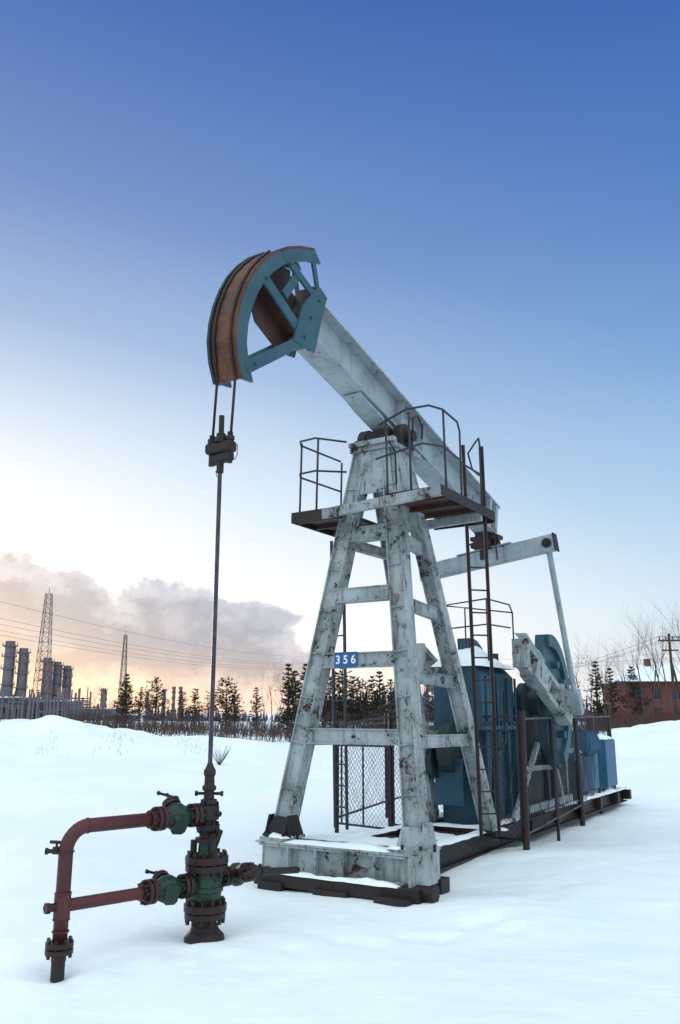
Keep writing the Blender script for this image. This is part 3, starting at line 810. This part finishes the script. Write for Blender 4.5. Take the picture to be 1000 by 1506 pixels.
m=MB(); rnd=random.Random(5)
for _ in range(8000):
    u=rnd.uniform(-150,1150); Y=rnd.uniform(46,72)
    if 600<u<850 and rnd.random()<.4: continue
    x=K(u,Y); hgt=rnd.uniform(.4,1.3)*(.55+1.0*abs(noise.noise((x*.15,Y*.1,0))))*(1.3 if u>100 else .55)
    b=Vector((x,Y,gh(x,Y)-.1)); d=Vector((rnd.uniform(-.35,.35),rnd.uniform(-.3,.3),1))*hgt
    m.cyl(b,b+d,.018,.006,n=3,cap=False)
    for _ in range(3):
        q=b+d*rnd.uniform(.3,.9); e=Vector((rnd.uniform(-.5,.5),rnd.uniform(-.4,.4),rnd.uniform(.2,.7)))*hgt*.45
        m.cyl(q,q+e,.009,.004,n=3,cap=False)
m.obj('shrub_thicket',TWIG)
m=MB()
for _ in range(130):
    u=rnd.gauss(rnd.choice((70,170,190,290)),13); Y=rnd.gauss(33,.8) ; x=K(u,Y)
    b=Vector((x,Y,gh(x,Y)-.02)); d=Vector((rnd.uniform(-.4,.4),rnd.uniform(-.2,.2),1))*rnd.uniform(.05,.25)
    m.cyl(b,b+d,.005,.002,n=3,cap=False)
m.obj('dry_weeds',TWIG)
m=MB()
for _ in range(50):
    b=Vector((K(325,30),30,gh(K(325,30),30)-.05)); d=Vector((rnd.uniform(-.7,.7),rnd.uniform(-.4,.4),1)).normalized()*rnd.uniform(.4,.85)
    m.cyl(b,b+d,.006,.002,n=3,cap=False)
m.obj('bare_shrub',TWIG)
m=MB()
for _ in range(1500):
    u=rnd.uniform(-400,1500); Y=rnd.uniform(260,420); x=K(u,Y); h=rnd.uniform(5,11)*(1+.5*noise.noise((x*.02,0,0)))*(.62 if u<420 else 1)
    z=-2.2
    for k in range(5):
        r=h*.17*(1-k/5)*rnd.uniform(.8,1.2); m.cyl((x,Y,z+h*(.08+k*.18)),(x+rnd.uniform(-.2,.2),Y,z+h*(.36+k*.17)),r,.03,n=5,cap=False,smooth=False)
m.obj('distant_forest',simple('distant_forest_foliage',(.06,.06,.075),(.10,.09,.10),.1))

# ------------------------------------------------------------------ PLANT
def chimney(name,u,Y,h,r):
    e=empty(name); x=K(u,Y); b=Vector((x,Y,-3))
    m=MB(); m.lathe(b,[(0,r*1.35),(h*.45,r*1.2),(h*.5,r),(h*.93,r*.92),(h*.93,r*1.15),(h*.95,r*1.15),(h*.95,r*.95),(h,r*.95),(h,0)],16)
    m.obj('stack',CHIM,e)
    m=MB()
    for f in (.5,.68,.82,.94):
        m.lathe(b,[(h*f,r*.9),(h*f,r*1.5),(h*f+.3,r*1.5),(h*f+.3,r*.9)],16)
        for k in range(10):
            a=k*.628; p=b+Vector((math.cos(a)*r*1.45,math.sin(a)*r*1.45,h*f)); m.cyl(p,p+Zv*1.1,.08,n=4)
    m.cyl(b+Vector((r*1.3,-.3,0)),b+Vector((r*1.2,-.3,h*.95)),.2,n=5)
    m.obj('galleries',LATT,e)
for u,Y,h,r in ((6,260,26.0,1.5),(27,262,24.0,1.4),(-22,262,26,1.5),(64,268,21.5,1.4),(79,272,20.5,1.3),(94,276,19.5,1.3),(150,300,13,.9),(215,340,13,.5),(240,350,14,.5),(254,350,15,.5),(264,352,15,.5),(-60,265,25,1.5)):
    chimney('factory_chimney',u,Y,h,r)
e=empty('factory_building')
m=MB(); mw_=MB(); ms=MB()
for u0,u1,Y,h in ((-90,45,250,9.0),(48,108,256,8.0),(108,165,262,6.0),(165,200,275,4.2)):
    x0,x1=K(u0,Y),K(u1,Y)
    m.beam((x0,Y,h/2-3),(x1,Y,h/2-3),12,h)
    ms.beam((x0-.4,Y,h-2.9),(x1+.4,Y,h-2.9),13,.35)
    n_=int((x1-x0)/3.2)
    for k in range(n_):
        xx=x0+(k+.5)*(x1-x0)/n_
        mw_.beam((xx-.8,Y-6.03,h*.62-3),(xx+.8,Y-6.03,h*.62-3),.1,1.4)
for k in range(60):
    u=rnd.uniform(-20,160);Y=246;x=K(u,Y); hh=rnd.uniform(3,9); m.cyl((x,Y-4,-3),(x,Y-4,hh),rnd.uniform(.12,.4),n=6)
    if k%3==0: m.beam((x,Y-4,hh*.7),(x+rnd.uniform(2,6),Y-4,hh*.7),.3,.3)
for k in range(5):
    m.cyl((K(-40,244),244,2+k*.8),(K(130,250),250,1.6+k*.8),.22,n=6)
m.obj('walls_and_pipework',CONC,e); mw_.obj('windows',GLASS,e); ms.obj('snowy_roof',SNOW,e)
def lattice(name,u,Y,h,w0,w1):
    x=K(u,Y); m=MB(); n=14; b=Vector((x,Y,-3))
    def c(k,j):
        f=k/n; w=(w0*(1-f)+w1*f)/2; sx_,sy_=((-1,-1),(1,-1),(1,1),(-1,1))[j%4]; return b+Vector((sx_*w,sy_*w,h*f))
    for k in range(n):
        for j in range(4):
            m.cyl(c(k,j),c(k+1,j),.11,n=4,cap=False); m.cyl(c(k,j),c(k+1,j+1),.06,n=4,cap=False); m.cyl(c(k,j+1),c(k+1,j),.06,n=4,cap=False); m.cyl(c(k+1,j),c(k+1,j+1),.06,n=4,cap=False)
    m.cyl(b+Zv*h,b+Zv*(h+2),.08,n=4)
    m.obj(name,LATT)
lattice('lattice_tower',58,250,39,4.6,1.6)
lattice('lattice_tower',178,330,34,3.0,1.0)
m=MB()
def cable(p0,p1,sag,r):
    p0=Vector(p0);p1=Vector(p1); m.path([p0.lerp(p1,k/16)-Zv*sag*4*(k/16)*(1-k/16) for k in range(17)],r,4)
for z0,z1 in ((16.4,23.),(14.2,21),(13.4,20.6),(12.6,19.8),(12.0,19.2)):
    cable((K(-40,110),110,z0),(K(460,300),300,z1-2),2.2,.022)
    cable((K(460,300),300,z1-2),(K(1100,420),420,z1+10),3,.035)
m.obj('overhead_power_lines',LINEM)
x=K(994,62); e=empty('utility_pole')
m=MB(); m.cyl((x,62,-.5),(x,62,7.4),.13,.09,n=8); m.cyl((x+1.2,62.5,-.2),(x,62,5.5),.08,n=6)
m.beam((x-.8,62,6.9),(x+.8,62,6.9),.1,.12); m.beam((x-.6,62,6.2),(x+.6,62,6.2),.1,.1)
m.obj('wooden_mast',BARK,e)
m=MB()
for dx in (-.7,-.25,.25,.7): m.cyl((x+dx,62,6.95),(x+dx,62,7.2),.05,n=6)
m.obj('insulators',CONC,e)
m=MB()
for dx in (-.7,.25,.7): cable((x+dx,62,7.2),(K(760,170)+dx,170,9.5),1.0,.016); cable((x+dx,62,7.2),(x+dx+30,50,7.5),.8,.016)
m.obj('service_wires',LINEM,e)
e=empty('brick_house'); Y=92; x0,x1=K(922,Y),K(1075,Y); hb=4.9; g0=.6
m=MB(); m.beam((x0,Y+4,g0+hb/2-1),(x1,Y+4,g0+hb/2-1),8,hb+1,bev=.01); m.obj('walls',BRICK,e)
m=MB(); zt_=g0+hb-.45
rv=[(x0-.5,Y-.5,zt_),(x1+.5,Y-.5,zt_),(x1+.5,Y+8.5,zt_),(x0-.5,Y+8.5,zt_),(x0+3.5,Y+4,zt_+1.9),(x1-3.5,Y+4,zt_+1.9)]
m.add(rv,[(0,1,5,4),(1,2,5),(2,3,4,5),(3,0,4),(0,3,2,1)]); m.obj('snow_covered_roof',SNOW,e)
m=MB(); m.beam((x0-.52,Y-.52,zt_-.1),(x1+.52,Y-.52,zt_-.1),.1,.22); m.beam((x0-.52,Y-.5,zt_-.1),(x0-.52,Y+8.5,zt_-.1),.1,.22)
m.obj('eaves',DARK,e)
m=MB();mf=MB()
for k in range(5):
    for zz in (g0+1.1,g0+3.2):
        xx=x0+1.2+k*(x1-x0-2.4)/4
        m.beam((xx-.45,Y-.02,zz),(xx+.45,Y-.02,zz),.08,1.2); mf.beam((xx-.55,Y-.03,zz-.66),(xx+.55,Y-.03,zz-.66),.16,.09); mf.beam((xx,Y-.065,zz-.6),(xx,Y-.065,zz+.6),.03,.05,up=(1,0,0))
m.obj('windows',GLASS,e); mf.obj('window_frames',CONC,e)
m=MB(); m.beam((x0+4,Y+4,zt_+1),(x0+4,Y+4,zt_+2.6),.6,.6); m.obj('brick_chimney',BRICK,e)
m=MB(); Yf=66
xa,xb=K(862,Yf),K(1120,Yf-8)
n_=60
for k in range(n_):
    f=k/n_; f1=(k+.93)/n_
    a=Vector((xa+(xb-xa)*f,Yf-8*f,0)); b=Vector((xa+(xb-xa)*f1,Yf-8*f1,0)); zz=gh(a.x,a.y)
    m.beam(a+Zv*(zz+.55),b+Zv*(zz+.55),.03,1.0+.04*(k%3))
    if k%6==0: m.beam(a+Zv*(zz-.2),a+Zv*(zz+1.2),.12,.12)
m.obj('red_fence',REDF)

# ------------------------------------------------------------------ WORLD
SAZ=R(-30); SEL=R(5)
w=bpy.data.worlds.new('World'); sc.world=w; w.use_nodes=True; nt=w.node_tree
for n_ in list(nt.nodes): nt.nodes.remove(n_)
out=node(nt,'ShaderNodeOutputWorld')
tc=node(nt,'ShaderNodeTexCoord').outputs['Generated']
sp=node(nt,'ShaderNodeSeparateXYZ'); nt.links.new(tc,sp.inputs[0]); X_,Y_,Z_=sp.outputs
DEG=180/math.pi
az=math_(nt,'MULTIPLY',math_(nt,'ARCTAN2',X_,Y_),DEG)
el=math_(nt,'MULTIPLY',math_(nt,'ARCSINE',Z_),DEG)
base=ramp(nt,math_(nt,'DIVIDE',el,90,clamp=True),[(0,(.62,.72,.82)),(.07,(.49,.655,.83)),(.15,(.21,.455,.74)),(.24,(.075,.265,.61)),(.34,(.028,.155,.50)),(.5,(.016,.095,.40)),(.62,(.03,.11,.42)),(1,(.25,.38,.6))])
daz=math_(nt,'ABSOLUTE',math_(nt,'SUBTRACT',az,-30.0))
q=math_(nt,'SQRT',math_(nt,'ADD',math_(nt,'POWER',math_(nt,'MULTIPLY',daz,.45),2),math_(nt,'POWER',el,2)))
gl=ramp(nt,math_(nt,'DIVIDE',q,50,clamp=True),[(0,1),(.2,.95),(.30,.83),(.38,.63),(.5,.33),(.66,.15),(.85,.06),(1,.02)],'LINEAR')
skyc=mix(nt,gl,base,(.89,.95,1.0))
pk=math_(nt,'MULTIPLY',smooth(nt,el,13,4),smooth(nt,daz,60,15))
skyc=mix(nt,math_(nt,'MULTIPLY',pk,.55),skyc,(1.04,.97,.94))
warm=math_(nt,'MULTIPLY',smooth(nt,el,5.0,.3),smooth(nt,daz,55,12))
skyc=mix(nt,math_(nt,'MULTIPLY',warm,.75),skyc,(1.05,.70,.51))
mp=node(nt,'ShaderNodeMapping'); mp.inputs['Scale'].default_value=(1,1,1.35); nt.links.new(tc,mp.inputs[0])
n1=noisen(nt,mp.outputs[0],11,9,.56,.25); n2=noisen(nt,mp.outputs[0],4.5,5,.55); n3=noisen(nt,mp.outputs[0],26,7,.6)
top=ramp(nt,math_(nt,'DIVIDE',math_(nt,'ADD',az,40),60,clamp=True),[(0,.72),(.2,.78),(.33,.86),(.44,.80),(.52,.66),(.60,.56),(.64,.36),(.675,0.0),(1,0)])
topd=math_(nt,'MULTIPLY',top,11.5)
dn=math_(nt,'ADD',math_(nt,'MULTIPLY',math_(nt,'SUBTRACT',n1,.5),9),math_(nt,'MULTIPLY',math_(nt,'SUBTRACT',n2,.5),5))
gate=smooth(nt,az,1.5,-2.0)
dd=math_(nt,'SUBTRACT',math_(nt,'ADD',topd,math_(nt,'MULTIPLY',dn,gate)),el)
cm=smooth(nt,dd,0,.75)
low=smooth(nt,math_(nt,'ADD',el,math_(nt,'MULTIPLY',math_(nt,'SUBTRACT',n3,.5),4)),.9,3.2)
cm=math_(nt,'MULTIPLY',cm,math_(nt,'ADD',.16,math_(nt,'MULTIPLY',low,.80)))
shade=smooth(nt,math_(nt,'ADD',dd,math_(nt,'MULTIPLY',math_(nt,'SUBTRACT',n3,.5),7)),0,3.0)
cc=mix(nt,shade,(.56,.60,.72),(.25,.31,.44))
cc=mix(nt,math_(nt,'MULTIPLY',smooth(nt,n1,.50,.68),.8),cc,(.46,.49,.62))
cc=mix(nt,math_(nt,'MULTIPLY',smooth(nt,el,5,1),.45),cc,(.62,.45,.42))
skyc=mix(nt,cm,skyc,cc)
back=smooth(nt,Y_,.50,.0)  # unseen sky behind and overhead, brightened as added fill light on snow and machine
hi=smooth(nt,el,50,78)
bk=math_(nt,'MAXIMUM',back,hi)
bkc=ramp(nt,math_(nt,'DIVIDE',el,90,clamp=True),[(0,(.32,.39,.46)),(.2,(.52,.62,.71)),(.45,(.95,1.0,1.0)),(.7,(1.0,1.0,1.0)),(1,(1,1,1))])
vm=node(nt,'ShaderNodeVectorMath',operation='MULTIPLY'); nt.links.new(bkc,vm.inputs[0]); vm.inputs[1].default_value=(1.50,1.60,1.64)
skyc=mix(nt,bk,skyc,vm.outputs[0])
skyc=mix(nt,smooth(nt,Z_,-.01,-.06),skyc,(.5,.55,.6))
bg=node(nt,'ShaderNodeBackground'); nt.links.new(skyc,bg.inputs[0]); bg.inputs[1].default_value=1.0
sky=node(nt,'ShaderNodeTexSky',sky_type='NISHITA'); sky.sun_disc=False; sky.sun_elevation=SEL; sky.sun_rotation=SAZ
bg2=node(nt,'ShaderNodeBackground'); nt.links.new(sky.outputs[0],bg2.inputs[0]); bg2.inputs[1].default_value=.02
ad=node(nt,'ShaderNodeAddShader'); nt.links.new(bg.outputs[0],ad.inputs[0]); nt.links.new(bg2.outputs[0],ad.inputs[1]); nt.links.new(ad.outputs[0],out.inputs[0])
sl=bpy.data.lights.new('sun','SUN'); sl.energy=.9; sl.angle=R(10); sl.color=(1,.82,.66)
so=bpy.data.objects.new('sun',sl); COL.objects.link(so)
sd=Vector((math.sin(SAZ)*math.cos(SEL),math.cos(SAZ)*math.cos(SEL),math.sin(SEL)))
so.rotation_euler=sd.to_track_quat('Z','Y').to_euler()
